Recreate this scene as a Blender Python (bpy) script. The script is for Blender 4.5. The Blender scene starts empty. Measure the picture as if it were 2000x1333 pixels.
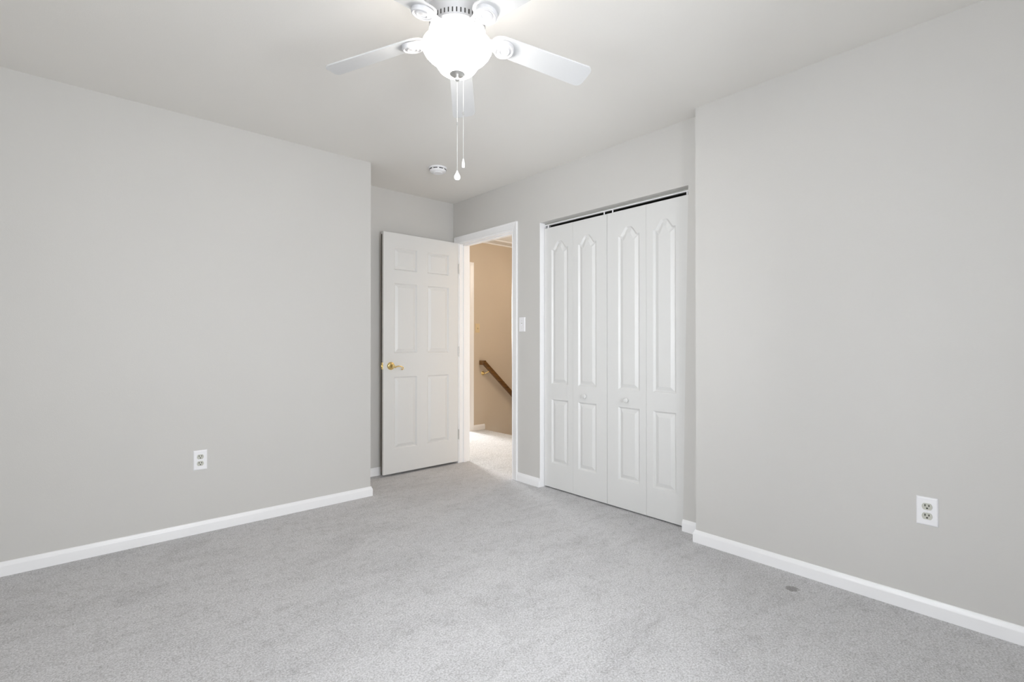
import bpy, bmesh, math, random
from mathutils import Vector, Matrix
random.seed(7)
S = bpy.context.scene
COL = S.collection
PI = math.pi

# ------------------------------------------------------------------ measured layout (metres)
H = 2.44                      # ceiling height
CAM_H = 1.112
YAW, PITCH, FPX = 0.7303, 0.0054, 971.9
YL, XL = 3.406, 1.660         # left wall plane, its outer corner
YB = 3.893                    # alcove wall
XC, XR, YR = 2.736, 2.635, 1.395   # door/closet wall, right wall, right wall's outer corner
TW = 0.115                    # partition thickness
XN, YN = -0.52, -0.45         # walls behind the camera
YH = 5.078                    # hall wall
XS = 4.035                    # top nosing of the stairs

# ------------------------------------------------------------------ camera
cd = bpy.data.cameras.new('camera'); cam = bpy.data.objects.new('camera', cd); COL.objects.link(cam)
cam.location = (0, 0, CAM_H); cam.rotation_euler = (PI/2 + PITCH, 0, -YAW)
cd.sensor_width = 36; cd.lens = FPX / 2000 * 36; cd.clip_start = 0.02
S.camera = cam

# ------------------------------------------------------------------ world, lights, exposure
S.view_settings.view_transform = 'Standard'; S.view_settings.look = 'None'
S.view_settings.gamma = 1; S.view_settings.use_curve_mapping = False
S.view_settings.exposure = 1.04
W = bpy.data.worlds.new('sky'); S.world = W; W.use_nodes = True
bg = W.node_tree.nodes['Background']; bg.inputs['Color'].default_value = (0.80, 0.90, 1.0, 1); bg.inputs['Strength'].default_value = 1.0

def area(name, loc, rot, sx, sy, power, color):
    l = bpy.data.lights.new(name, 'AREA'); l.shape = 'RECTANGLE'; l.size = sx; l.size_y = sy
    l.energy = power; l.color = color
    o = bpy.data.objects.new(name, l); COL.objects.link(o); o.location = loc; o.rotation_euler = rot
    return o
WIN_A = (0.20, 1.50, 0.62, 1.87)     # assumed rear window: x0 x1 z0 z1 in the wall y = YN
WIN_B = (0.15, 1.55, 0.62, 1.87)     # assumed side window: y0 y1 z0 z1 in the wall x = XN
area('daylight_rear', (0.85, YN-0.28, 1.245), (PI/2, 0, 0), 1.4, 1.35, 43, (0.95, 0.97, 1.0))
area('daylight_side', (XN-0.28, 0.85, 1.245), (PI/2, 0, -PI/2), 1.5, 1.35, 25, (0.95, 0.97, 1.0))
# the landing: daylight from the room across it, and its warm ceiling lamp
area('daylight_landing', (3.75, 7.25, 1.55), (-PI/2, 0, 0), 0.7, 0.9, 78, (0.97, 0.98, 1.0))
pl = bpy.data.lights.new('landing_lamp', 'POINT'); pl.energy = 8.6; pl.color = (1.0, 0.86, 0.72); pl.shadow_soft_size = 0.12
po = bpy.data.objects.new('landing_lamp', pl); COL.objects.link(po); po.location = (4.3, 3.7, 2.15)
LAMP = 10.5                            # radiance of the fan's glass bowl
BULB = 1.6                            # bulbs inside it, shining up through the bowl's open rim
S.cycles.max_bounces = 14; S.cycles.diffuse_bounces = 10
S.cycles.sample_clamp_indirect = 6

# ------------------------------------------------------------------ materials
def mat(name, color, rough=0.5, metal=0.0, bump=None, noise=None, spec=0.5, emit=None):
    m = bpy.data.materials.new(name); m.use_nodes = True
    n, l = m.node_tree.nodes, m.node_tree.links; b = n['Principled BSDF']
    b.inputs['Base Color'].default_value = (*color, 1); b.inputs['Roughness'].default_value = rough
    b.inputs['Metallic'].default_value = metal; b.inputs['Specular IOR Level'].default_value = spec
    tc = n.new('ShaderNodeTexCoord')
    if noise:      # (scale, amount): faint mottling of the base colour
        t = n.new('ShaderNodeTexNoise'); t.inputs['Scale'].default_value = noise[0]; t.inputs['Detail'].default_value = 4
        l.new(tc.outputs['Object'], t.inputs['Vector'])
        r = n.new('ShaderNodeMapRange'); r.inputs['From Min'].default_value = 0.3; r.inputs['From Max'].default_value = 0.7
        r.inputs['To Min'].default_value = 1-noise[1]; r.inputs['To Max'].default_value = 1+noise[1]
        l.new(t.outputs['Fac'], r.inputs['Value'])
        mx = n.new('ShaderNodeVectorMath'); mx.operation = 'SCALE'; mx.inputs[0].default_value = color
        l.new(r.outputs['Result'], mx.inputs['Scale']); l.new(mx.outputs['Vector'], b.inputs['Base Color'])
    if bump:       # (scale, distance)
        t = n.new('ShaderNodeTexNoise'); t.inputs['Scale'].default_value = bump[0]; t.inputs['Detail'].default_value = 3
        l.new(tc.outputs['Object'], t.inputs['Vector'])
        bn = n.new('ShaderNodeBump'); bn.inputs['Distance'].default_value = bump[1]; bn.inputs['Strength'].default_value = 0.6
        l.new(t.outputs['Fac'], bn.inputs['Height']); l.new(bn.outputs['Normal'], b.inputs['Normal'])
    if emit:
        b.inputs['Emission Color'].default_value = (*emit[0], 1); b.inputs['Emission Strength'].default_value = emit[1]
    return m

M = {}
M['wall'] = mat('grey_wall_paint', (0.615, 0.605, 0.585), 0.55, bump=(220, 0.0004), noise=(1.2, 0.01), spec=0.3)
M['ceiling'] = mat('ceiling_paint', (0.80, 0.785, 0.755), 0.85, bump=(260, 0.0005), noise=(1.0, 0.008), spec=0.2)
M['trim'] = mat('white_trim_paint', (0.90, 0.90, 0.91), 0.32, bump=(60, 0.0003))
M['door'] = mat('white_door_paint', (0.72, 0.72, 0.71), 0.36, bump=(90, 0.0003))
M['plastic'] = mat('white_plastic', (0.88, 0.88, 0.90), 0.3, noise=(30, 0.01))
M['receptacle'] = mat('grey_plastic', (0.56, 0.56, 0.50), 0.4, noise=(60, 0.02))
M['ivory'] = mat('ivory_plastic', (0.72, 0.58, 0.36), 0.4, noise=(60, 0.02))
M['slot'] = mat('dark_slot', (0.02, 0.02, 0.018), 0.6, noise=(90, 0.1))
M['brass'] = mat('polished_brass', (0.80, 0.60, 0.26), 0.18, 1.0, noise=(40, 0.05))
M['nickel'] = mat('brushed_nickel', (0.66, 0.66, 0.65), 0.35, 1.0, noise=(70, 0.05))
M['fan'] = mat('white_enamel', (0.50, 0.50, 0.51), 0.35, noise=(20, 0.01))
M['blade'] = mat('white_blade', (0.53, 0.535, 0.54), 0.45, noise=(15, 0.01))
M['track'] = mat('shade_grey_track', (0.42, 0.42, 0.39), 0.4, noise=(40, 0.03))  # darker grey stands in for the channel's shadowed face
M['darkedge'] = mat('dark_door_edge', (0.045, 0.035, 0.02), 0.6, noise=(40, 0.2))
M['hallwall'] = mat('tan_wall_paint', (0.62, 0.535, 0.43), 0.6, bump=(220, 0.0004), noise=(1.5, 0.02), spec=0.3)
M['crystal'] = mat('white_glass_pendant', (0.92, 0.92, 0.92), 0.12, noise=(80, 0.02))
M['shadedcloset'] = mat('closet_shade', (0.20, 0.19, 0.17), 0.8, noise=(3, 0.05))  # shade inside the closet, put into its wall colour

def bowl_mat(LAMP, name='lit_frosted_glass'):
    m = mat(name, (0.95, 0.95, 0.95), 0.35, noise=(9, 0.01))
    n, l = m.node_tree.nodes, m.node_tree.links; b = n['Principled BSDF']
    b.inputs['Emission Color'].default_value = (1.0, 0.95, 0.885, 1); b.inputs['Emission Strength'].default_value = LAMP
    return m
M['bowl'] = bowl_mat(LAMP); M['bowl_dimmed'] = bowl_mat(LAMP*0.12, 'dimmed_frosted_glass')

def wood_mat():
    m = mat('stained_oak', (0.20, 0.10, 0.03), 0.35)
    n, l = m.node_tree.nodes, m.node_tree.links; b = n['Principled BSDF']
    tc = n.new('ShaderNodeTexCoord'); mp = n.new('ShaderNodeMapping'); mp.inputs['Scale'].default_value = (3, 40, 40)
    t = n.new('ShaderNodeTexNoise'); t.inputs['Scale'].default_value = 2.0; t.inputs['Detail'].default_value = 5
    r = n.new('ShaderNodeValToRGB'); r.color_ramp.elements[0].position = 0.3; r.color_ramp.elements[0].color = (0.055, 0.022, 0.005, 1)
    r.color_ramp.elements[1].position = 0.75; r.color_ramp.elements[1].color = (0.24, 0.115, 0.028, 1)
    l.new(tc.outputs['Object'], mp.inputs['Vector']); l.new(mp.outputs['Vector'], t.inputs['Vector'])
    l.new(t.outputs['Fac'], r.inputs['Fac']); l.new(r.outputs['Color'], b.inputs['Base Color'])
    return m
M['wood'] = wood_mat()

def carpet_mat(name, lo, hi, stain=None, fibre=1.0):
    m = mat(name, hi, 0.95, spec=0.1)
    n, l = m.node_tree.nodes, m.node_tree.links; b = n['Principled BSDF']
    tc = n.new('ShaderNodeTexCoord')
    def noise(scale, detail, rough=0.6, dist=0.0, vec=None):
        t = n.new('ShaderNodeTexNoise'); t.inputs['Scale'].default_value = scale; t.inputs['Detail'].default_value = detail
        t.inputs['Roughness'].default_value = rough; t.inputs['Distortion'].default_value = dist
        l.new(vec or tc.outputs['Object'], t.inputs['Vector']); return t.outputs['Fac']
    def rng(v, a, b_, c, d):
        r = n.new('ShaderNodeMapRange'); r.inputs['From Min'].default_value = a; r.inputs['From Max'].default_value = b_
        r.inputs['To Min'].default_value = c; r.inputs['To Max'].default_value = d; l.new(v, r.inputs['Value']); return r.outputs['Result']
    def math_(op, a, b_):
        k = n.new('ShaderNodeMath'); k.operation = op
        for i, v in enumerate((a, b_)):
            if isinstance(v, (int, float)): k.inputs[i].default_value = v
            else: l.new(v, k.inputs[i])
        return k.outputs[0]
    tuft = noise(150*fibre, 3, 0.7, 0.4)
    fine = noise(420*fibre, 2, 0.6)
    clump = noise(26, 4, 0.65, 0.6)
    # brushed streaks left by the vacuum and by feet: long soft patches along two directions
    mp = n.new('ShaderNodeMapping'); mp.inputs['Rotation'].default_value = (0, 0, math.radians(38)); mp.inputs['Scale'].default_value = (1.4, 2.6, 1)
    l.new(tc.outputs['Object'], mp.inputs['Vector'])
    brush = noise(1.6, 5, 0.6, 1.0, mp.outputs['Vector'])
    mp2 = n.new('ShaderNodeMapping'); mp2.inputs['Rotation'].default_value = (0, 0, math.radians(-35)); mp2.inputs['Scale'].default_value = (1.2, 3.0, 1)
    l.new(tc.outputs['Object'], mp2.inputs['Vector'])
    brush2 = noise(2.1, 5, 0.62, 0.8, mp2.outputs['Vector'])
    f = math_('ADD', math_('MULTIPLY', rng(tuft, 0.36, 0.62, 0, 1), 0.52), math_('MULTIPLY', rng(fine, 0.34, 0.66, 0, 1), 0.22))
    f = math_('ADD', f, math_('MULTIPLY', rng(clump, 0.36, 0.50, 0, 1), 0.12))
    f = math_('ADD', f, math_('MULTIPLY', rng(brush, 0.42, 0.50, 0, 1), 0.055))
    f = math_('ADD', f, math_('MULTIPLY', rng(brush2, 0.40, 0.47, 0, 1), 0.065))
    mix = n.new('ShaderNodeMix'); mix.data_type = 'RGBA'
    mix.inputs['A'].default_value = (*lo, 1); mix.inputs['B'].default_value = (*hi, 1); l.new(f, mix.inputs['Factor'])
    col = mix.outputs['Result']
    if stain:
        x, y, rx, ry, rot = stain
        ms = n.new('ShaderNodeMapping'); ms.vector_type = 'TEXTURE'; ms.inputs['Location'].default_value = (x, y, 0)
        ms.inputs['Rotation'].default_value = (0, 0, rot); ms.inputs['Scale'].default_value = (rx, ry, 1)
        l.new(tc.outputs['Object'], ms.inputs['Vector'])
        nz = n.new('ShaderNodeTexNoise'); nz.inputs['Scale'].default_value = 2.2; nz.inputs['Detail'].default_value = 3
        l.new(ms.outputs['Vector'], nz.inputs['Vector'])
        ln = n.new('ShaderNodeVectorMath'); ln.operation = 'LENGTH'; l.new(ms.outputs['Vector'], ln.inputs[0])
        d = math_('ADD', ln.outputs['Value'], math_('MULTIPLY', math_('SUBTRACT', nz.outputs['Fac'], 0.5), 1.5))
        fac = rng(d, 0.8, 1.0, 0.62, 0.0)
        mx = n.new('ShaderNodeMix'); mx.data_type = 'RGBA'; l.new(fac, mx.inputs['Factor']); l.new(col, mx.inputs['A'])
        mx.inputs['B'].default_value = (0.16, 0.15, 0.14, 1); col = mx.outputs['Result']
    l.new(col, b.inputs['Base Color'])
    hgt = math_('ADD', math_('MULTIPLY', tuft, 0.7), math_('MULTIPLY', fine, 0.3))
    hgt = math_('ADD', hgt, math_('MULTIPLY', clump, 0.5))
    bn = n.new('ShaderNodeBump'); bn.inputs['Distance'].default_value = 0.006; bn.inputs['Strength'].default_value = 0.55
    l.new(hgt, bn.inputs['Height']); l.new(bn.outputs['Normal'], b.inputs['Normal'])
    return m
M['carpet'] = carpet_mat('grey_carpet', (0.28, 0.277, 0.278), (0.79, 0.787, 0.80), stain=(2.455, 0.838, 0.031, 0.027, math.radians(-62)))
M['hallcarpet'] = carpet_mat('pale_carpet', (0.30, 0.30, 0.30), (0.76, 0.765, 0.77), fibre=0.6)

# ------------------------------------------------------------------ mesh helpers
def box(bm, x0, x1, y0, y1, z0, z1):
    v = [bm.verts.new(p) for p in ((x0,y0,z0),(x1,y0,z0),(x1,y1,z0),(x0,y1,z0),(x0,y0,z1),(x1,y0,z1),(x1,y1,z1),(x0,y1,z1))]
    for f in ((0,3,2,1),(4,5,6,7),(0,1,5,4),(1,2,6,5),(2,3,7,6),(3,0,4,7)):
        bm.faces.new([v[i] for i in f])
    return bm
def newbox(*a): return box(bmesh.new(), *a)
def prism(bm, pts, d):
    """polygon pts (3D, planar) extruded by vector d"""
    d = Vector(d); a = [bm.verts.new(p) for p in pts]; b = [bm.verts.new(Vector(p)+d) for p in pts]
    bm.faces.new(a[::-1]); bm.faces.new(b); n = len(pts)
    for i in range(n): bm.faces.new((a[i], a[(i+1) % n], b[(i+1) % n], b[i]))
    return bm
def lathe(bm, prof, origin=(0,0,0), axis=(0,0,1), seg=48, cap=True):
    q = Vector((0,0,1)).rotation_difference(Vector(axis)).to_matrix(); o = Vector(origin); rings = []
    for r, z in prof:
        if r < 1e-6: rings.append([bm.verts.new(o + q @ Vector((0,0,z)))])
        else: rings.append([bm.verts.new(o + q @ Vector((r*math.cos(2*PI*i/seg), r*math.sin(2*PI*i/seg), z))) for i in range(seg)])
    for a, b in zip(rings, rings[1:]):
        for i in range(seg):
            j = (i+1) % seg
            if len(a) == 1 and len(b) == 1: break
            if len(a) == 1: bm.faces.new((a[0], b[j], b[i]))
            elif len(b) == 1: bm.faces.new((a[i], a[j], b[0]))
            else: bm.faces.new((a[i], a[j], b[j], b[i]))
    if cap:
        for rg in (rings[0], rings[-1]):
            if len(rg) > 1: bm.faces.new(rg)
    return bm
def tube(bm, pts, radii, seg=12):
    pts = [Vector(p) for p in pts]; n = len(pts)
    if isinstance(radii, (int, float)): radii = [radii]*n
    t0 = (pts[1]-pts[0]).normalized(); up = Vector((0,0,1)) if abs(t0.z) < 0.9 else Vector((1,0,0))
    u = t0.cross(up).normalized(); rings = []
    for i, p in enumerate(pts):
        t = (pts[min(i+1, n-1)] - pts[max(i-1, 0)]).normalized()
        u = (u - t*u.dot(t)).normalized(); w = t.cross(u)
        rings.append([bm.verts.new(p + (u*math.cos(2*PI*k/seg) + w*math.sin(2*PI*k/seg))*radii[i]) for k in range(seg)])
    for a, b in zip(rings, rings[1:]):
        for k in range(seg): bm.faces.new((a[k], a[(k+1) % seg], b[(k+1) % seg], b[k]))
    bm.faces.new(rings[0][::-1]); bm.faces.new(rings[-1])
    return bm
def obj(name, bm, m, parent=None, smooth=False, bevel=0, seg=2, recalc=True):
    bmesh.ops.remove_doubles(bm, verts=bm.verts, dist=1e-6)
    if recalc: bmesh.ops.recalc_face_normals(bm, faces=bm.faces)
    me = bpy.data.meshes.new(name); bm.to_mesh(me); bm.free()
    me.materials.append(M[m] if isinstance(m, str) else m)
    o = bpy.data.objects.new(name, me); COL.objects.link(o)
    if smooth:
        for p in me.polygons: p.use_smooth = True
        if smooth != 'all':
            me.set_sharp_from_angle(angle=math.radians(35))
    if bevel:
        b = o.modifiers.new('bevel', 'BEVEL'); b.width = bevel; b.segments = seg; b.limit_method = 'ANGLE'
    if parent: o.parent = parent
    return o
def empty(name, loc=(0,0,0), rz=0):
    o = bpy.data.objects.new(name, None); COL.objects.link(o); o.location = loc; o.rotation_euler = (0,0,rz); o.empty_display_size = 0.05
    return o
def tag(o, label, cat, group=None, kind=None):
    o['label'] = label; o['category'] = cat
    if group: o['group'] = group
    if kind: o['kind'] = kind
    return o
def struct(name, bm, m, label, cat, **k):
    return tag(obj(name, bm, m, **k), label, cat, kind='structure')

def sweep(bm, path, prof, side=1):
    """profile (offset from wall, z) along a plan polyline; mitred corners. side=+1: room on the left of travel"""
    P = [Vector((x, y)) for x, y in path]; n = len(P); offs = []
    for i in range(n):
        d0 = (P[i]-P[i-1]).normalized() if i > 0 else None; d1 = (P[i+1]-P[i]).normalized() if i < n-1 else None
        n0 = Vector((-d0.y, d0.x))*side if d0 else None; n1 = Vector((-d1.y, d1.x))*side if d1 else None
        if n0 is None: offs.append(n1)
        elif n1 is None: offs.append(n0)
        else:
            m = (n0+n1).normalized(); offs.append(m/m.dot(n0))
    rings = [[bm.verts.new((P[i].x+offs[i].x*o, P[i].y+offs[i].y*o, z)) for o, z in prof] for i in range(n)]
    k = len(prof)
    for a, b in zip(rings, rings[1:]):
        for j in range(k): bm.faces.new((a[j], a[(j+1) % k], b[(j+1) % k], b[j]))
    bm.faces.new(rings[0][::-1]); bm.faces.new(rings[-1])
    return bm
BASE = [(0,0),(0.013,0),(0.013,0.046),(0.0125,0.050),(0.0095,0.055),(0.0075,0.060),(0.0060,0.0655),(0.004,0.068),(0,0.068)]

# ------------------------------------------------------------------ the setting
struct('floor', newbox(XN-0.12, XC+0.06, YN-0.12, YL+0.6, -0.05, 0), 'carpet', 'grey cut-pile carpet with vacuum marks covering the bedroom floor', 'carpet')
bm = newbox(XC+0.06, XS, 2.95, YH+TW, -0.05, 0)
lathe(bm, [(0.025, 0), (0.025, YH+TW-2.95)], (XS-0.004, 2.95, -0.025), (0,1,0), 16)
box(bm, 3.0, 4.6, YH+TW, 7.6, -0.05, 0)
struct('floor_hall', bm, 'hallcarpet', 'pale cream carpet of the landing seen through the open door', 'carpet')
struct('ceiling', newbox(XN-0.12, 6.2, YN-0.12, 7.6, H, H+0.08), 'ceiling', 'off-white painted ceiling carrying the fan', 'ceiling')

def wall_open(axis, c0, c1, a0, a1, z0, z1, holes):
    """wall slab between c0..c1 on its thin axis, a0..a1 along, with rectangular holes (h0,h1,hz0,hz1)"""
    bm = bmesh.new()
    def b(p, q, r, s):
        if q-p < 1e-4 or s-r < 1e-4: return
        box(bm, c0, c1, p, q, r, s) if axis == 'x' else box(bm, p, q, c0, c1, r, s)
    cur = a0
    for h0, h1, hz0, hz1 in sorted(holes):
        b(cur, h0, z0, z1); b(h0, h1, z0, hz0); b(h0, h1, hz1, z1); cur = h1
    b(cur, a1, z0, z1)
    return bm
struct('wall_left', newbox(XN-0.12, XL, YL, YB+TW, 0, H), 'wall', 'long pale grey wall at left of the room ending in an outside corner', 'wall')
struct('wall_alcove', newbox(XL, XC+TW, YB, YB+TW, 0, H), 'wall', 'short grey wall behind the open panel door', 'wall')
# wall with the two door openings; the closet opening's right jamb is slightly out of plumb
ENT = (3.040, 3.802, 2.055); CLO = (1.512, 2.731, 2.050)
JB, JT = 1.531, 1.493
bm = bmesh.new()
box(bm, XC, XC+TW, ENT[1], YB, 0, H); box(bm, XC, XC+TW, ENT[0], ENT[1], ENT[2], H)
box(bm, XC, XC+TW, CLO[1], ENT[0], 0, H); box(bm, XC, XC+TW, JT, CLO[1], CLO[2], H)
prism(bm, [(XC, YR-0.02, 0), (XC, JB, 0), (XC, JT, CLO[2]), (XC, JT, H), (XC, YR-0.02, H)], (TW, 0, 0))
struct('wall_closet', bm, 'wall', 'grey wall holding the closet opening and the room doorway', 'wall')
struct('wall_right', newbox(XR, XC+TW, YN-0.12, YR, 0, H), 'wall', 'large pale grey wall at right of the closet', 'wall')
struct('wall_rear', wall_open('y', YN-0.12, YN, XN-0.12, XC+TW, 0, H, [WIN_A]), 'wall', 'grey wall behind the camera holding an assumed window', 'wall')
struct('wall_near', wall_open('x', XN-0.12, XN, YN, YL, 0, H, [WIN_B]), 'wall', 'grey wall at the near end of the left wall holding an assumed window', 'wall')
# closet interior
bm = newbox(3.46, 3.50, 1.36, 2.93, 0, H); box(bm, XC+TW, 3.50, 1.32, 1.36, 0, H); box(bm, XC+TW, 3.50, 2.89, 2.93, 0, H)
struct('wall_closet_inside', bm, 'shadedcloset', 'inside walls of the closet, coloured dark for shade, glimpsed over its doors', 'wall')
struct('floor_closet', newbox(XC+0.06, 3.46, 1.36, 2.89, -0.05, 0), 'carpet', 'carpet strip inside the closet', 'carpet')
# landing walls
HD = (3.05, 3.815, 2.085)
bm = bmesh.new()
box(bm, XC+TW, HD[0], YH, YH+TW, 0, H); box(bm, HD[0], HD[1], YH, YH+TW, HD[2], H); box(bm, HD[1], 6.1, YH, YH+TW, -1.8, H)
struct('wall_hall', bm, 'hallwall', 'warm tan wall of the landing carrying the handrail', 'wall')
bm = newbox(XC+TW, 6.1, 2.93, 2.95, -1.8, H); box(bm, 6.0, 6.1, 2.95, YH, -1.8, H)
box(bm, XC+TW-0.001, XC+TW+0.004, YB, YH, 0, H)
struct('wall_stair', bm, 'hallwall', 'tan wall of the stairwell hidden past the door opening', 'wall')
bm = newbox(2.9, 3.0, YH+TW, 7.6, 0, H); box(bm, 4.6, 4.7, YH+TW, 7.6, 0, H); box(bm, 2.9, 4.7, 7.5, 7.6, 0, 0.8); box(bm, 2.9, 4.7, 7.5, 7.6, 2.2, H)
box(bm, 3.0, 3.2, 7.5, 7.6, 0.8, 2.2); box(bm, 4.3, 4.6, 7.5, 7.6, 0.8, 2.2)
struct('wall_far', bm, 'wall', 'walls of the bright room across the landing', 'wall')
bm = bmesh.new()
for k in range(1, 8): box(bm, XS-0.02+0.25*(k-1), XS+0.25*k, 2.95, YH, -0.19*k-0.05-0.3, -0.19*k)
struct('trim_stairs', bm, 'hallcarpet', 'carpeted stairs going down from the landing', 'stairs')

# baseboards
def base(name, path, label, side=1):
    return struct(name, sweep(bmesh.new(), path, BASE, side), 'trim', label, 'baseboard', smooth=True)
base('baseboard_left', [(XN, YL), (XL, YL), (XL, YB)], 'white moulded baseboard running along the long left wall', -1)
base('baseboard_alcove', [(XL+0.014, YB), (XC-0.014, YB)], 'white baseboard on the short wall behind the open door', -1)
base('baseboard_middle', [(XC, CLO[1]+0.002), (XC, ENT[0]-0.049)][::-1], 'short white baseboard between doorway and closet under the light switch', -1)
base('baseboard_jamb', [(XC, JB), (XC, YR+0.002)], 'stub of white baseboard between closet doors and wall corner', -1)
base('baseboard_right', [(XC-0.012, YR), (XR, YR), (XR, YN)], 'white moulded baseboard running along the right wall', -1)
base('baseboard_rear', [(XR-0.014, YN), (XN, YN), (XN, YL-0.014)], 'white baseboard under the assumed windows behind the camera', -1)
base('baseboard_hall', [(HD[1]+0.066, YH), (4.066, YH)], 'short white baseboard on the tan landing wall', -1)

# door casings and jambs: moulded profile, mitred head
def casing(bm, axis, c, out, a0, a1, zt, w, wl=None, wr=None):
    """picture-frame casing around an opening a0..a1 (along) up to zt, on plane c, projecting along out (+-1)"""
    wl = wl or w; wr = wr or w
    prof = [(0.0, 0.0), (0.0, 0.008), (0.10, 0.011), (0.22, 0.009), (0.75, 0.014), (0.92, 0.017), (1.0, 0.015), (1.0, 0.0)]
    def pt(a, z, d): return (c+out*d, a, z) if axis == 'x' else (a, c+out*d, z)
    rings = []
    for k in range(4):
        r = []
        for u, d in prof:
            if k == 0: r.append(bm.verts.new(pt(a0-wl*u, 0, d)))
            elif k == 1: r.append(bm.verts.new(pt(a0-wl*u, zt+w*u, d)))
            elif k == 2: r.append(bm.verts.new(pt(a1+wr*u, zt+w*u, d)))
            else: r.append(bm.verts.new(pt(a1+wr*u, 0, d)))
        rings.append(r)
    for a, b in zip(rings, rings[1:]):
        for j in range(len(prof)): bm.faces.new((a[j], a[(j+1) % 8], b[(j+1) % 8], b[j]))
    bm.faces.new(rings[0][::-1]); bm.faces.new(rings[-1])
bm = bmesh.new()
casing(bm, 'x', XC, -1, ENT[0]+0.008, ENT[1]-0.008, ENT[2]-0.008, 0.064)
# jamb lining with door stop
J = 0.014
box(bm, XC-0.001, XC+TW+0.001, ENT[0]-0.002, ENT[0]+J, 0, ENT[2]); box(bm, XC-0.001, XC+TW+0.001, ENT[1]-J, ENT[1]+0.002, 0, ENT[2])
box(bm, XC-0.001, XC+TW+0.001, ENT[0]+J, ENT[1]-J, ENT[2]-J, ENT[2]+0.002)
SX = XC+0.040
box(bm, SX, SX+0.035, ENT[0]+J, ENT[0]+J+0.010, 0, ENT[2]-J); box(bm, SX, SX+0.035, ENT[1]-J-0.010, ENT[1]-J, 0, ENT[2]-J)
box(bm, SX, SX+0.035, ENT[0]+J, ENT[1]-J, ENT[2]-J-0.010, ENT[2]-J)
struct('trim_1', bm, 'trim', 'white moulded casing and jamb around the open bedroom doorway', 'door casing', bevel=0.0012)
bm = bmesh.new(); casing(bm, 'y', YH, -1, HD[0], HD[1], HD[2], 0.066)
box(bm, HD[1]-0.012, HD[1]+0.001, YH-0.001, YH+TW+0.001, 0, HD[2]); box(bm, HD[0]-0.001, HD[0]+0.012, YH-0.001, YH+TW+0.001, 0, HD[2])
box(bm, HD[0], HD[1], YH-0.001, YH+TW+0.001, HD[2]-0.012, HD[2]+0.001)
struct('trim_2', bm, 'trim', 'white door casing on the landing wall left of the handrail', 'door casing', bevel=0.001)
# slim bead at the top of the landing wall and the frame of the ceiling hatch beside it
struct('trim_3', sweep(bmesh.new(), [(XC+TW+0.01, YH), (5.9, YH)], [(0, H-0.014), (0.006, H-0.013), (0.012, H-0.007), (0.013, H), (0, H)], -1), 'trim', 'thin white bead where the tan landing wall meets the ceiling', 'moulding')
bm = bmesh.new(); box(bm, 3.98, 4.90, 4.852, 4.878, H-0.014, H); box(bm, 3.98, 4.90, 4.20, 4.226, H-0.014, H); box(bm, 3.98, 4.006, 4.226, 4.852, H-0.014, H); box(bm, 4.874, 4.90, 4.226, 4.852, H-0.014, H)
struct('trim_5', bm, 'trim', 'white frame strip of the ceiling hatch over the stairs', 'moulding', bevel=0.002)
# white closet jamb lining on the left side
struct('trim_4', newbox(XC-0.002, XC+TW, CLO[1]-0.006, CLO[1]+0.001, 0, CLO[2]), 'trim', 'narrow white jamb at the left side of the closet opening', 'jamb', bevel=0.001)

# unseen windows assumed behind the camera, placed to suit the light on the walls
def window(name, axis, c0, c1, w, label):
    a0, a1, z0, z1 = w
    e = tag(empty(name, (0,0,0)), label, 'window', kind='structure')
    def b(bm, p, q, r, s, d0, d1):
        box(bm, d0, d1, p, q, r, s) if axis == 'x' else box(bm, p, q, d0, d1, r, s)
    m_ = (c0+c1)/2; f = bmesh.new(); t = 0.045
    b(f, a0, a0+t, z0, z1, m_-0.03, m_+0.03); b(f, a1-t, a1, z0, z1, m_-0.03, m_+0.03)
    b(f, a0+t, a1-t, z0, z0+t, m_-0.03, m_+0.03); b(f, a0+t, a1-t, z1-t, z1, m_-0.03, m_+0.03)
    zm = (z0+z1)/2; b(f, a0+t, a1-t, zm-0.02, zm+0.02, m_-0.03, m_+0.03)
    obj('window_frame', f, 'trim', e, bevel=0.002)
    g = bmesh.new(); b(g, a0+t, a1-t, z0+t, z1-t, m_-0.002, m_+0.002); obj('pane', g, M['glass'], e)
def glass():
    m = mat('window_glass', (1, 1, 1), 0.0, noise=(3, 0.0)); n, l = m.node_tree.nodes, m.node_tree.links
    b = n['Principled BSDF']; tr = n.new('ShaderNodeBsdfTransparent'); gl = n.new('ShaderNodeBsdfGlossy'); gl.inputs['Roughness'].default_value = 0.02
    fr = n.new('ShaderNodeFresnel'); mx = n.new('ShaderNodeMixShader'); l.new(fr.outputs[0], mx.inputs[0]); l.new(tr.outputs[0], mx.inputs[1]); l.new(gl.outputs[0], mx.inputs[2])
    l.new(mx.outputs[0], n['Material Output'].inputs['Surface']); n.remove(b)
    return m
M['glass'] = glass()
window('window_1', 'y', YN-0.12, YN, WIN_A, 'assumed white framed window, unseen, in the wall behind the camera')
window('window_2', 'x', XN-0.12, XN, WIN_B, 'assumed white framed window, unseen, in the near end wall')

# ------------------------------------------------------------------ panel doors
def inset(poly, d):
    """inward offset of a counter-clockwise polygon in (u,v)"""
    n = len(poly); out = []
    for i in range(n):
        a, b, c = Vector(poly[i-1]), Vector(poly[i]), Vector(poly[(i+1) % n])
        e0 = (b-a).normalized(); e1 = (c-b).normalized(); n0 = Vector((-e0.y, e0.x)); n1 = Vector((-e1.y, e1.x))
        m = (n0+n1).normalized(); k = max(m.dot(n0), 0.35)
        out.append(b + m*(d/k))
    return out
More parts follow.
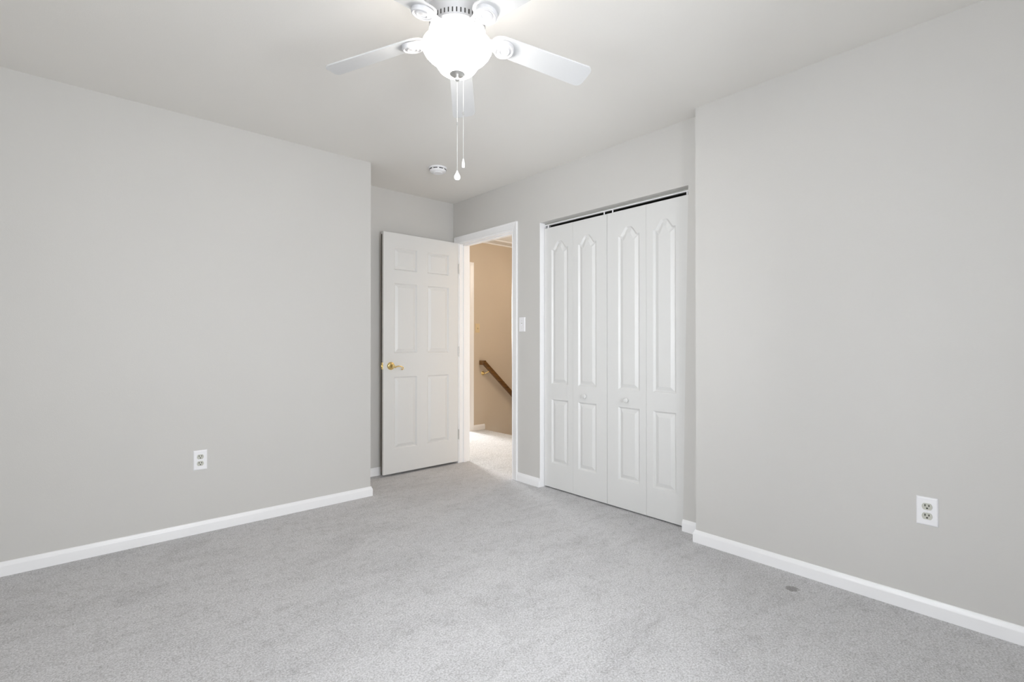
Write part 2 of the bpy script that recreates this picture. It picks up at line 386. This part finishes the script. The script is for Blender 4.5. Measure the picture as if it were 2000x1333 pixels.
# (inset, depth below the door face): bead, groove, long slope up to the raised field
PROF = [(0.003, 0.0020), (0.010, 0.0100), (0.0125, 0.0112), (0.015, 0.0108), (0.037, 0.0020), (0.0395, 0.0015)]
def slab(w, h, t, panels, arch=0.0, prof=PROF):
    """door slab in local (u right, v up), face towards -n; returns verts as (u, depth, v). panels (u0,u1,v0,v1[,peak])"""
    bm = bmesh.new(); V = lambda u, v, d: bm.verts.new((u, d, v))
    us = sorted({0, w} | {p[0] for p in panels} | {p[1] for p in panels})
    cols = sorted({(p[0], p[1]) for p in panels})
    # plain columns and panel columns
    edges = [0] + [x for c in cols for x in c] + [w]
    for i in range(0, len(edges), 2):
        a, b = edges[i], edges[i+1]
        if b-a > 1e-5: bm.faces.new((V(a,0,0), V(b,0,0), V(b,h,0), V(a,h,0)))
    N = 24
    for a, b in cols:
        ps = sorted([p for p in panels if (p[0], p[1]) == (a, b)], key=lambda p: p[2]); cur = [(a, 0), (b, 0)]; base_ = 0
        prev_top = None
        for p in ps:
            v0, v1 = p[2], p[3]; peak = p[4] if len(p) > 4 else 0
            if prev_top is None: bm.faces.new((V(a,base_,0), V(b,base_,0), V(b,v0,0), V(a,v0,0)))
            else:
                for (x0, y0), (x1, y1) in zip(prev_top, prev_top[1:]): bm.faces.new((V(x0,y0,0), V(x1,y1,0), V(x1,v0,0), V(x0,v0,0)))
            if peak:
                top = []
                for k in range(N+1):
                    s = k/N; q = 1-abs(2*s-1); q = min(1, max(0, (q-0.14)/0.70)); top.append((a+(b-a)*s, v1+peak*(0.5-0.5*math.cos(PI*q))))
            else: top = [(a, v1), (b, v1)]
            loop = [(a, v0), (b, v0)] + top[::-1]
            rings = [[V(u, v, 0) for u, v in loop]]; cp = loop
            for ins, dep in prof:
                if peak:    # narrower copy of the arch, so that the offset never folds over itself
                    wd = (b-a-2*ins)/(b-a); cp = [(a+ins, v0+ins), (b-ins, v0+ins)] + [(a+ins+(u-a)*wd, v1-ins*0.9+(v-v1)*(1-ins*4.0)) for u, v in top[::-1]]
                    rings.append([V(u, v, dep) for u, v in cp])
                else:
                    cp = inset(loop, ins); rings.append([V(q.x, q.y, dep) for q in cp])
            for r0, r1 in zip(rings, rings[1:]):
                m_ = len(r0)
                for j in range(m_): bm.faces.new((r0[j], r0[(j+1) % m_], r1[(j+1) % m_], r1[j]))
            bm.faces.new(rings[-1])
            prev_top = top
        if prev_top:
            for (x0, y0), (x1, y1) in zip(prev_top, prev_top[1:]): bm.faces.new((V(x0,y0,0), V(x1,y1,0), V(x1,h,0), V(x0,h,0)))
    # sides and back
    A = [(0,0),(w,0),(w,h),(0,h)]
    for i in range(4):
        (u0,v0),(u1,v1) = A[i], A[(i+1) % 4]
        bm.faces.new((V(u0,v0,0), V(u0,v0,t), V(u1,v1,t), V(u1,v1,0)))
    bm.faces.new([V(u, v, t) for u, v in A[::-1]])
    return bm

# bedroom door: swung open 90 degrees against the alcove wall
DX0, DX1, DY, DZ0, DZ1 = 1.957, 2.716, 3.785, 0.020, 2.048
d1 = tag(empty('door_1', (DX1, DY+0.0175, 0)), 'white six-panel bedroom door standing open against the alcove wall', 'door', kind='structure')
def loc(o, e):      # keep world coordinates while parenting
    o.parent = e; o.matrix_parent_inverse = Matrix.Translation(e.location).inverted() if e.rotation_euler.z == 0 else e.matrix_world.inverted(); return o
pan = []
for a, b in ((2.056, 2.279), (2.383, 2.612)):
    for z0, z1 in ((0.224, 0.832), (1.031, 1.626), (1.735, 1.926)): pan.append((a-DX0, b-DX0, z0-DZ0, z1-DZ0))
bm = slab(DX1-DX0, DZ1-DZ0, 0.035, pan)
bm.transform(Matrix.Translation((DX0, DY, DZ0)))
loc(obj('door_leaf', bm, 'door', recalc=False), d1)
loc(obj('dark_edge', newbox(DX0-0.0012, DX0+0.002, DY+0.022, DY+0.0355, DZ0, DZ1-0.02), 'darkedge'), d1)
# latch face plate on the edge
bm = newbox(DX0-0.0022, DX0+0.001, DY+0.005, DY+0.030, 0.897, 0.955); box(bm, DX0-0.010, DX0, DY+0.012, DY+0.024, 0.918, 0.934)
loc(obj('latch_plate', bm, 'brass', bevel=0.0008), d1)
def lever(name, y0, s):
    bm = bmesh.new(); cx, cz = 2.026, 0.925
    lathe(bm, [(0.0335,0),(0.0335,0.003),(0.031,0.007),(0.026,0.010),(0.018,0.0125),(0.014,0.017),(0.0125,0.030),(0.015,0.036),(0.0165,0.042),(0.014,0.048),(0.0,0.050)], (cx, y0, cz), (0, s, 0), 32)
    pts, rr = [], []
    for k in range(13):
        t = k/12; pts.append((cx+0.010+0.072*t, y0+s*(0.043+0.006*math.sin(PI*t)), cz-0.006+0.009*math.sin(PI*t*1.1)-0.008*(1-t)*(t>0))); rr.append(0.0068-0.0022*t)
    ex, ez = pts[-1][0], pts[-1][2]
    for k in range(1, 17):      # scroll at the tip, curling down and under
        a = PI/2 - k/16*2*PI*0.78; r = 0.0130*(1-0.40*k/16); pts.append((ex+r*math.cos(a), y0+s*0.043, ez-0.0130+r*math.sin(a))); rr.append(0.0046-0.0010*k/16)
    tube(bm, pts, rr, 12)
    return loc(obj(name, bm, 'brass', smooth=True), d1)
lever('lever_handle', DY, -1); lever('lever_handle', DY+0.035, 1)
for z in (0.27, 1.04, 1.81):
    bm = bmesh.new(); lathe(bm, [(0.0,-0.003),(0.004,-0.001),(0.0055,0),(0.0055,0.089),(0.004,0.090),(0.0,0.092)], (DX1+0.005, DY-0.003, z-0.045), seg=16)
    box(bm, DX1-0.001, DX1+0.004, DY, DY+0.028, z-0.044, z+0.044)
    loc(obj('hinge', bm, 'nickel', smooth=True), d1)

# closet: two bifold doors of two arched-panel leaves each
XD = XC + 0.040; CZ0, CZ1 = 0.010, 2.008
def bifold(name, leaves, knob_y, label):
    y_mid = (leaves[0][0]+leaves[-1][1])/2
    e = tag(empty(name, (XD+0.0175, y_mid, 0)), label, 'closet door', group='closet bifold doors', kind='structure')
    for (y0, y1, p0, p1) in leaves:
        w = y1-y0
        bm = slab(w, CZ1-CZ0, 0.030, [(y1-p1, y1-p0, 0.198-CZ0, 0.688-CZ0), (y1-p1, y1-p0, 0.803-CZ0, 1.838-CZ0, 0.056)])
        # local u runs towards -y so that the face looks to -x
        bm.transform(Matrix(((0,1,0,XD),(-1,0,0,y1),(0,0,1,CZ0),(0,0,0,1))))
        lf = loc(obj('door_leaf', bm, 'door', recalc=False), e)
        if y0 < knob_y < y1:
            k = bmesh.new(); lathe(k, [(0.008,0),(0.008,0.006),(0.0075,0.012),(0.013,0.017),(0.0165,0.023),(0.0165,0.028),(0.012,0.034),(0.0,0.036)], (XD, knob_y, 0.737), (-1,0,0), 32)
            loc(obj('knob', k, 'door', smooth=True), e).parent = lf
    return e
L0, L1, L2, L3, L4 = 2.722, 2.428, 2.1175, 1.807, 1.500
g = 0.0015
bifold('door_2', [(L1+0.0006, L0-g, 2.478, 2.646), (L2+g, L1-0.0006, 2.212, 2.379)], 2.303, 'left white bifold closet door with two arched panels and round knob')
bifold('door_3', [(L3+0.0006, L2-g, 1.857, 2.026), (L4+g, L3-0.0006, 1.597, 1.758)], 1.949, 'right white bifold closet door with two arched panels and round knob')
# overhead track
trk = tag(empty('closet_track', (XD+0.018, 2.11, CLO[2])), 'slim bifold track with shade-grey channel and white lip under the closet head above the doors', 'door track')
y0, y1 = 1.47, CLO[1]-0.007
bm = newbox(XD+0.012, XD+0.040, y0, y1, CLO[2]-0.016, CLO[2]-0.0005)
loc(obj('channel', bm, 'track'), trk)
bm = newbox(XD+0.002, XD+0.014, y0, y1, CLO[2]-0.021, CLO[2]-0.0135)
loc(obj('front_lip', bm, 'trim', bevel=0.001), trk)
for yy in (2.690, 2.150, 2.078, 1.528):
    bm = bmesh.new(); lathe(bm, [(0.0045,0),(0.0045,0.034)], (XD+0.012, yy, CZ1-0.004), seg=12)
    loc(obj('pivot_pin', bm, 'trim', smooth=True), trk)

# ------------------------------------------------------------------ electrical plates
def plate_frame(origin, right, normal):
    """matrix: local x right, y up, z out of wall"""
    r = Vector(right); n = Vector(normal); u = n.cross(r)
    return Matrix(((r.x,u.x,n.x,origin[0]),(r.y,u.y,n.y,origin[1]),(r.z,u.z,n.z,origin[2]),(0,0,0,1)))
def plate_mesh(w=0.070, h=0.115, t=0.0055):
    bm = bmesh.new(); a = [(-w/2,-h/2),(w/2,-h/2),(w/2,h/2),(-w/2,h/2)]
    lv = [(0,0),(0,0.0025),(0.0035,t),(0.006,t+0.0004)]
    rings = [[bm.verts.new((x-math.copysign(i, x), y-math.copysign(i, y), z)) for x, y in a] for i, z in lv]
    for p, q in zip(rings, rings[1:]):
        for j in range(4): bm.faces.new((p[j], p[(j+1) % 4], q[(j+1) % 4], q[j]))
    bm.faces.new(rings[-1]); bm.faces.new(rings[0][::-1]); return bm
def face_mesh(cy):
    bm = bmesh.new(); pts = []
    for k in range(40):
        a = 2*PI*k/40; x, y = 0.0172*math.cos(a), 0.0172*math.sin(a); pts.append((x, max(-0.0135, min(0.0135, y))+cy, 0.0045))
    prism(bm, pts, (0,0,0.0035)); return bm
def outlet(origin, right, normal, label):
    e = tag(empty('wall_outlet', origin), label, 'outlet', group='duplex wall outlets'); F = plate_frame(origin, right, normal)
    bm = plate_mesh(); bm.transform(F); loc(obj('cover_plate', bm, 'plastic'), e)
    for cy in (0.0195, -0.0195):
        bm = face_mesh(cy); bm.transform(F); r = loc(obj('receptacle', bm, 'receptacle', bevel=0.0006), e)
        s = bmesh.new(); box(s, -0.0082, -0.0048, cy+0.0003, cy+0.0090, 0.0070, 0.0083); box(s, 0.0046, 0.0080, cy+0.0008, cy+0.0086, 0.0070, 0.0083)
        lathe(s, [(0.0030,0.0070),(0.0030,0.0083)], (0, cy-0.0065, 0), seg=14); box(s, -0.0030, 0.0030, cy-0.0065, cy-0.0045, 0.0070, 0.0083)
        s.transform(F); loc(obj('slots', s, 'slot'), e).parent = r
    bm = bmesh.new(); lathe(bm, [(0.0032,0.0055),(0.0030,0.0068),(0.0,0.0072)], seg=16); bm.transform(F); loc(obj('screw', bm, 'plastic', smooth=True), e)
outlet((0.5885, YL, 0.428), (1,0,0), (0,-1,0), 'white duplex outlet low on the long left wall')
outlet((XR, 0.387, 0.4245), (0,-1,0), (-1,0,0), 'white duplex outlet low on the right wall above the baseboard')
def switch(origin, right, normal, m, label, name='light_switch'):
    e = tag(empty(name, origin), label, 'light switch', group='toggle light switches'); F = plate_frame(origin, right, normal)
    bm = plate_mesh(); bm.transform(F); loc(obj('cover_plate', bm, m), e)
    bm = newbox(-0.0052, 0.0052, -0.012, 0.012, 0.0052, 0.0066); bm.transform(F); sl = loc(obj('toggle_slot', bm, 'receptacle'), e)
    bm = bmesh.new(); prism(bm, [(-0.004, -0.010, 0.006), (-0.004, 0.006, 0.006), (-0.004, -0.004, 0.019), (-0.004, -0.010, 0.018)], (0.008, 0, 0)); bm.transform(F); loc(obj('toggle', bm, m, bevel=0.0006), e)
    for cy in (0.030, -0.030):
        bm = bmesh.new(); lathe(bm, [(0.0030,0.0055),(0.0028,0.0068),(0.0,0.0072)], (0, cy, 0), seg=16); bm.transform(F); loc(obj('screw', bm, 'nickel', smooth=True), e)
switch((XC, 2.931, 1.267), (0,-1,0), (-1,0,0), 'plastic', 'white toggle light switch on grey wall between doorway and closet')
switch((3.948, YH, 1.312), (1,0,0), (0,-1,0), 'ivory', 'ivory toggle light switch on the tan landing wall above the handrail')

# ------------------------------------------------------------------ handrail in the stairwell
hr = tag(empty('stair_handrail', (4.0, YH, 0.88)), 'stained wooden handrail sloping down along the tan stairwell wall', 'handrail')
YC = YH-0.070
sl = math.radians(-42)
def rail_section(c, t, w=0.042, h=0.056):
    t = Vector(t).normalized(); s = Vector((0,1,0)) if abs(t.y) < 0.5 else Vector((1,0,0)); s = (s - t*s.dot(t)).normalized(); u = s.cross(t)
    if u.z < 0: u = -u
    prof = [(-0.5,-0.42),(-0.40,-0.5),(0.40,-0.5),(0.5,-0.42),(0.46,-0.10),(0.5,0.15),(0.44,0.38),(0.25,0.5),(-0.25,0.5),(-0.44,0.38),(-0.5,0.15),(-0.46,-0.10)]
    return [Vector(c)+s*(a*w)+u*(b*h) for a, b in prof]
bm = bmesh.new()
A = Vector((4.005, YC, 0.868)); B = A + Vector((math.cos(sl), 0, math.sin(sl)))*2.2
r0 = [bm.verts.new(p) for p in rail_section(A, B-A)]; r1 = [bm.verts.new(p) for p in rail_section(B, B-A)]
for j in range(12): bm.faces.new((r0[j], r0[(j+1) % 12], r1[(j+1) % 12], r1[j]))
bm.faces.new(r0[::-1]); bm.faces.new(r1)
loc(obj('rail', bm, 'wood', smooth=True), hr)
bm = bmesh.new()
box(bm, 3.975, 4.025, YC-0.018, YH-0.002, 0.838, 0.896)
loc(obj('wall_return', bm, 'wood', bevel=0.006), hr)
bx = 4.035; bz = 0.728
bm = bmesh.new(); lathe(bm, [(0.026,0),(0.026,0.004),(0.020,0.009),(0.012,0.013),(0,0.015)], (bx, YH, bz), (0,-1,0), 24)
lathe(bm, [(0.0,-0.016),(0.010,-0.012),(0.016,0),(0.010,0.012),(0,0.016)], (bx, YH-0.020, bz), (0,-1,0), 20)
tube(bm, [(bx, YH-0.020, bz), (bx+0.010, YH-0.045, bz+0.002), (bx+0.035, YH-0.066, bz+0.018), (bx+0.055, YH-0.070, bz+0.040)], 0.0065, 12)
loc(obj('bracket', bm, 'brass', smooth=True), hr)

# ------------------------------------------------------------------ smoke detector
sm = tag(empty('smoke_detector', (2.086, 3.170, H)), 'round white smoke detector on the ceiling near the alcove', 'smoke detector')
bm = bmesh.new(); lathe(bm, [(0.068,0),(0.068,-0.008),(0.062,-0.010)], (2.086, 3.170, H), seg=48); loc(obj('base', bm, 'plastic', smooth=True), sm)
bm = bmesh.new(); lathe(bm, [(0.062,-0.009),(0.063,-0.020),(0.060,-0.027),(0.052,-0.033),(0.036,-0.036),(0.034,-0.041),(0,-0.042)], (2.086, 3.170, H), seg=48); loc(obj('cover', bm, 'plastic', smooth=True), sm)
bm = bmesh.new()
for k in range(9):
    a0 = 2*PI*k/9+0.10; a1 = 2*PI*(k+1)/9-0.10
    for q in range(6):
        p, r_ = a0+(a1-a0)*q/6, a0+(a1-a0)*(q+1)/6
        prism(bm, [(2.086+r*math.cos(a), 3.170+r*math.sin(a), z) for a, r, z in ((p,0.0600,H-0.0195),(r_,0.0600,H-0.0195),(r_,0.0642,H-0.0195),(p,0.0642,H-0.0195))], (0,0,0.0060))
loc(obj('vent_slots', bm, 'slot'), sm)

# ------------------------------------------------------------------ ceiling fan
FX, FY = 1.0555, 1.477
fan = tag(empty('ceiling_fan', (FX, FY, H)), 'white five-blade ceiling fan with lit glass bowl and pull chains', 'ceiling fan')
def F_(name, bm, m, par=None, **k):
    bm.transform(Matrix.Translation((FX, FY, 0))); o = loc(obj(name, bm, m, **k), fan)
    if par: o.parent = par
    return o
bm = bmesh.new()
lathe(bm, [(0.128,H),(0.130,H-0.012),(0.122,H-0.020),(0.122,H-0.060),(0.126,H-0.066),(0.124,H-0.074),(0.118,H-0.080),(0.121,H-0.088),(0.119,H-0.097),(0.112,H-0.103),(0.115,H-0.111),(0.113,H-0.120),(0.106,H-0.127),(0.108,H-0.134),(0.105,2.290),(0.101,2.276),(0.101,2.252),(0.103,2.246),(0.099,2.238),(0.088,2.235),(0.084,2.247),(0.060,2.250),(0,2.250)], seg=96)
motor = F_('motor_housing', bm, 'fan', smooth=True)
bm = bmesh.new()
for k in range(44):
    a = 2*PI*(k+0.5)/44; c, s = math.cos(a), math.sin(a); r0_, r1_ = 0.0985, 0.1014; hw = 0.0021
    prism(bm, [(c*r-s*t, s*r+c*t, 2.2550) for r, t in ((r0_,-hw),(r1_,-hw),(r1_,hw),(r0_,hw))], (0,0,0.0165))
F_('vent_slots', bm, 'slot', motor)
bm = bmesh.new(); lathe(bm, [(0.050,2.251),(0.050,2.238),(0.056,2.234),(0.056,2.228),(0.046,2.224),(0.044,2.216),(0.058,2.212),(0.066,2.206),(0.066,2.200),(0,2.200)], seg=64)
F_('light_fitter', bm, 'fan', smooth=True)
bm = bmesh.new()
out = [(0.106,2.2050),(0.116,2.2035),(0.1245,2.198),(0.127,2.190),(0.1255,2.181),(0.1190,2.169),(0.1090,2.155),(0.0970,2.143),(0.0880,2.134),(0.0815,2.1255),(0.0770,2.116),(0.0710,2.105),(0.0650,2.094),(0.0555,2.085),(0.0410,2.079),(0.0220,2.076),(0.0,2.0755)]
inn = [(0.0,2.079),(0.048,2.088),(0.073,2.113),(0.094,2.145),(0.122,2.181),(0.122,2.192),(0.113,2.200),(0.104,2.202)]
sq = lambda P: [(r, 2.17-(2.17-z)*0.825 if z < 2.17 else z) for r, z in P]
out, inn = sq(out), sq(inn)
lathe(bm, out+inn+[(0.106,2.2050)], seg=96, cap=False)
bowl = F_('glass_bowl', bm, 'bowl', smooth='all')
bowl.data.materials.append(M['bowl_dimmed'])
for p in bowl.data.polygons:      # inner skin and upward rim: glow dimmed to keep light off the motor
    c = p.center; nr = (p.normal.x*(c.x-FX)+p.normal.y*(c.y-FY))
    if nr < 0 or p.normal.z > 0.3 or (p.normal.z > 0.5 and c.z < 2.12): p.material_index = 1
bm = bmesh.new(); lathe(bm, [(0.0,2.0965),(0.027,2.0955),(0.028,2.092),(0.023,2.0885),(0.013,2.0855),(0.006,2.0835),(0.005,2.080),(0,2.080)], seg=48)
F_('bowl_cap', bm, 'nickel', smooth=True)
bm = bmesh.new(); lathe(bm, [(0.0,0.0085),(0.005,0.007),(0.0083,0.002),(0.0083,-0.002),(0.005,-0.007),(0.0,-0.0085)], (0,0,2.0745), seg=24)
F_('finial', bm, 'nickel', smooth='all')

for k in range(2):
    bl = bpy.data.lights.new('bulb', 'POINT'); bl.energy = BULB/2; bl.color = (1.0, 0.93, 0.84); bl.shadow_soft_size = 0.03
    bo = bpy.data.objects.new('bulb', bl); COL.objects.link(bo); bo.location = (FX+(0.055, -0.055)[k], FY, 2.155)
# blades: one built, four copies
DROOP = -0.139
def zc(r): return 2.222 + (r-0.18)*DROOP
def blade_bm():
    bm = bmesh.new(); N = 30; R0, R1 = 0.130, 0.533; pitch = math.radians(13)
    def width(r):
        t = (r-R0)/(R1-R0); return 0.043 + 0.010*t
    outl = []
    # outline in (r, t): rounded tip with a fuller trailing corner
    pts = []
    for k in range(12): a = math.radians(180+90*k/12); pts.append((R0+0.043+0.043*math.cos(a), width(R0)*math.sin(a)))
    for k in range(N+1): r = R0+0.043+(R1-0.022-R0-0.043)*k/N; pts.append((r, -width(r)))
    for k in range(1, 10): a = -PI/2+PI/2*k/10; pts.append((R1-0.022+0.022*math.cos(a)*1.0, -width(R1)+0.022+0.022*math.sin(a)))
    pts.append((R1, -width(R1)+0.022)); pts.append((R1-0.004, width(R1)-0.030))
    for k in range(1, 10): a = PI/2*k/10; pts.append((R1-0.034+0.030*math.cos(a), width(R1)-0.030+0.030*math.sin(a)))
    for k in range(N, -1, -1): r = R0+0.043+(R1-0.034-R0-0.043)*k/N; pts.append((r, width(r)))
    for k in range(1, 12): a = math.radians(90+90*k/12); pts.append((R0+0.043+0.043*math.cos(a), width(R0)*math.sin(a)))
    top = []; bot = []
    for r, t in pts:
        z = zc(r)+0.008 - math.sin(pitch)*t
        top.append(bm.verts.new((r, t*math.cos(pitch), z+0.0028))); bot.append(bm.verts.new((r, t*math.cos(pitch), z-0.0028)))
    bm.faces.new(top); bm.faces.new(bot[::-1])
    for i in range(len(pts)): j = (i+1) % len(pts); bm.faces.new((bot[i], bot[j], top[j], top[i]))
    return bm
def iron_bm():
    """blade bracket: arm from the motor widening to a round medallion plate under the blade root"""
    bm = bmesh.new(); pitch = math.radians(13)
    st = [(0.060,0.012,2.246),(0.080,0.013,2.242),(0.095,0.014,2.235),(0.110,0.016,2.2295),(0.125,0.019,2.2265),(0.140,0.025,2.2245),(0.152,0.031,2.223),(0.168,0.0345,2.221),(0.185,0.0345,2.2185),(0.200,0.029,2.2165),(0.211,0.014,2.215)]
    rows = []
    for i, (r, w, z) in enumerate(st):
        pt = pitch*min(1, max(0, (r-0.08)/0.05)); row = []
        for s in (-1, -0.5, 0, 0.5, 1):
            t = s*w; row.append((r, t*math.cos(pt), z-math.sin(pt)*t, abs(s)))
        rows.append(([bm.verts.new((a, b, c-0.003*(1-d*d))) for a, b, c, d in row], [bm.verts.new((a, b, c+0.0055)) for a, b, c, d in row]))
    for (l0, u0), (l1, u1) in zip(rows, rows[1:]):
        for k in range(4):
            bm.faces.new((l0[k], l1[k], l1[k+1], l0[k+1])); bm.faces.new((u0[k], u0[k+1], u1[k+1], u1[k]))
        bm.faces.new((l0[0], u0[0], u1[0], l1[0])); bm.faces.new((l0[4], l1[4], u1[4], u0[4]))
    for l_, u_ in (rows[0], rows[-1]):
        for k in range(4): bm.faces.new((l_[k], l_[k+1], u_[k+1], u_[k]))
    # leaf ribs on the arm
    for s in (-1, 0, 1):
        for r_ in (0.112, 0.122):
            tube(bm, [(r_, s*0.003, 2.2255), (r_+0.006, s*0.011, 2.2225), (r_+0.009, s*0.018, 2.2225+0.001)], [0.0022, 0.0026, 0.001], 8)
    return bm
def medal_bm():
    bm = bmesh.new(); pitch = math.radians(13)
    nrm = Matrix.Rotation(-pitch, 3, 'X') @ Vector((0, 0, -1)); c = Vector((0.180, 0, 2.2200))
    lathe(bm, [(0.0385,-0.004),(0.0385,0.007),(0.0365,0.011),(0.0330,0.0125),(0.0300,0.011),(0.0280,0.0085),(0.0235,0.0085),(0.0215,0.0115),(0.0185,0.0125),(0.0155,0.0115),(0.0140,0.0090),(0.0080,0.0105),(0,0.0112)], c, nrm, 48)
    return bm
Lb, Li, Lm = blade_bm(), iron_bm(), medal_bm()
angs = [50.94+72*k for k in range(5)]
first = None
for a in angs:
    R = math.radians(a)
    if first is None:
        blade = obj('blade', Lb, 'blade', smooth=True); iron = obj('blade_bracket', Li, 'fan', smooth=True); med = obj('medallion', Lm, 'fan', smooth=True)
        first = (blade, iron, med)
    else:
        blade, iron, med = [o.copy() for o in first]
        for o in (blade, iron, med): COL.objects.link(o)
    med.parent = iron; iron.parent = blade; blade.parent = fan
    med.parent = iron
    blade.matrix_parent_inverse = Matrix.Identity(4); iron.matrix_parent_inverse = Matrix.Identity(4); med.matrix_parent_inverse = Matrix.Identity(4)
    # thing > part > sub-part: the medallion sits beside the bracket under the blade
    med.parent = blade
    blade.location = (0, 0, -H); blade.rotation_euler = (0, 0, R)

# pull chains
def chain(x, y, z0, z1, zlink, pend, r=0.0014):
    bm = bmesh.new(); z = z0; n = 0
    while z > z1:
        if abs(z-zlink) > 0.007: bmesh.ops.create_uvsphere(bm, u_segments=8, v_segments=5, radius=r, matrix=Matrix.Translation((x, y, z)))
        z -= 0.0041
    tube(bm, [(x, y, z0), (x, y, z1)], 0.0006, 6)
    ch = F_('pull_chain', bm, 'nickelchain', smooth='all')
    bm = bmesh.new(); lathe(bm, [(0.0,-0.006),(0.0026,-0.0055),(0.0026,0.0055),(0.0,0.006)], (x, y, zlink), seg=12); F_('coupling', bm, 'nickel', ch, smooth=True)
    bm = bmesh.new(); lathe(bm, pend, (x, y, z1), seg=24); F_('pendant', bm, 'crystal', ch, smooth='all')
M['nickelchain'] = mat('white_metal_chain', (0.55, 0.55, 0.54), 0.3, 0.3, noise=(200, 0.03))
Rx, Ry = math.cos(YAW), -math.sin(YAW)
tear = [(0.0,0.0),(0.0018,-0.001),(0.0030,-0.005),(0.0060,-0.011),(0.0105,-0.019),(0.0120,-0.025),(0.0105,-0.031),(0.006,-0.035),(0,-0.036)]
slim = [(0.0,0.0),(0.0018,-0.001),(0.0030,-0.006),(0.0045,-0.013),(0.0055,-0.021),(0.0055,-0.029),(0.0048,-0.033),(0,-0.034)]
chain(0, 0, 2.067, 1.742, 1.912, tear)
chain(Rx*0.022, Ry*0.022, 2.086, 1.785, 1.948, slim)
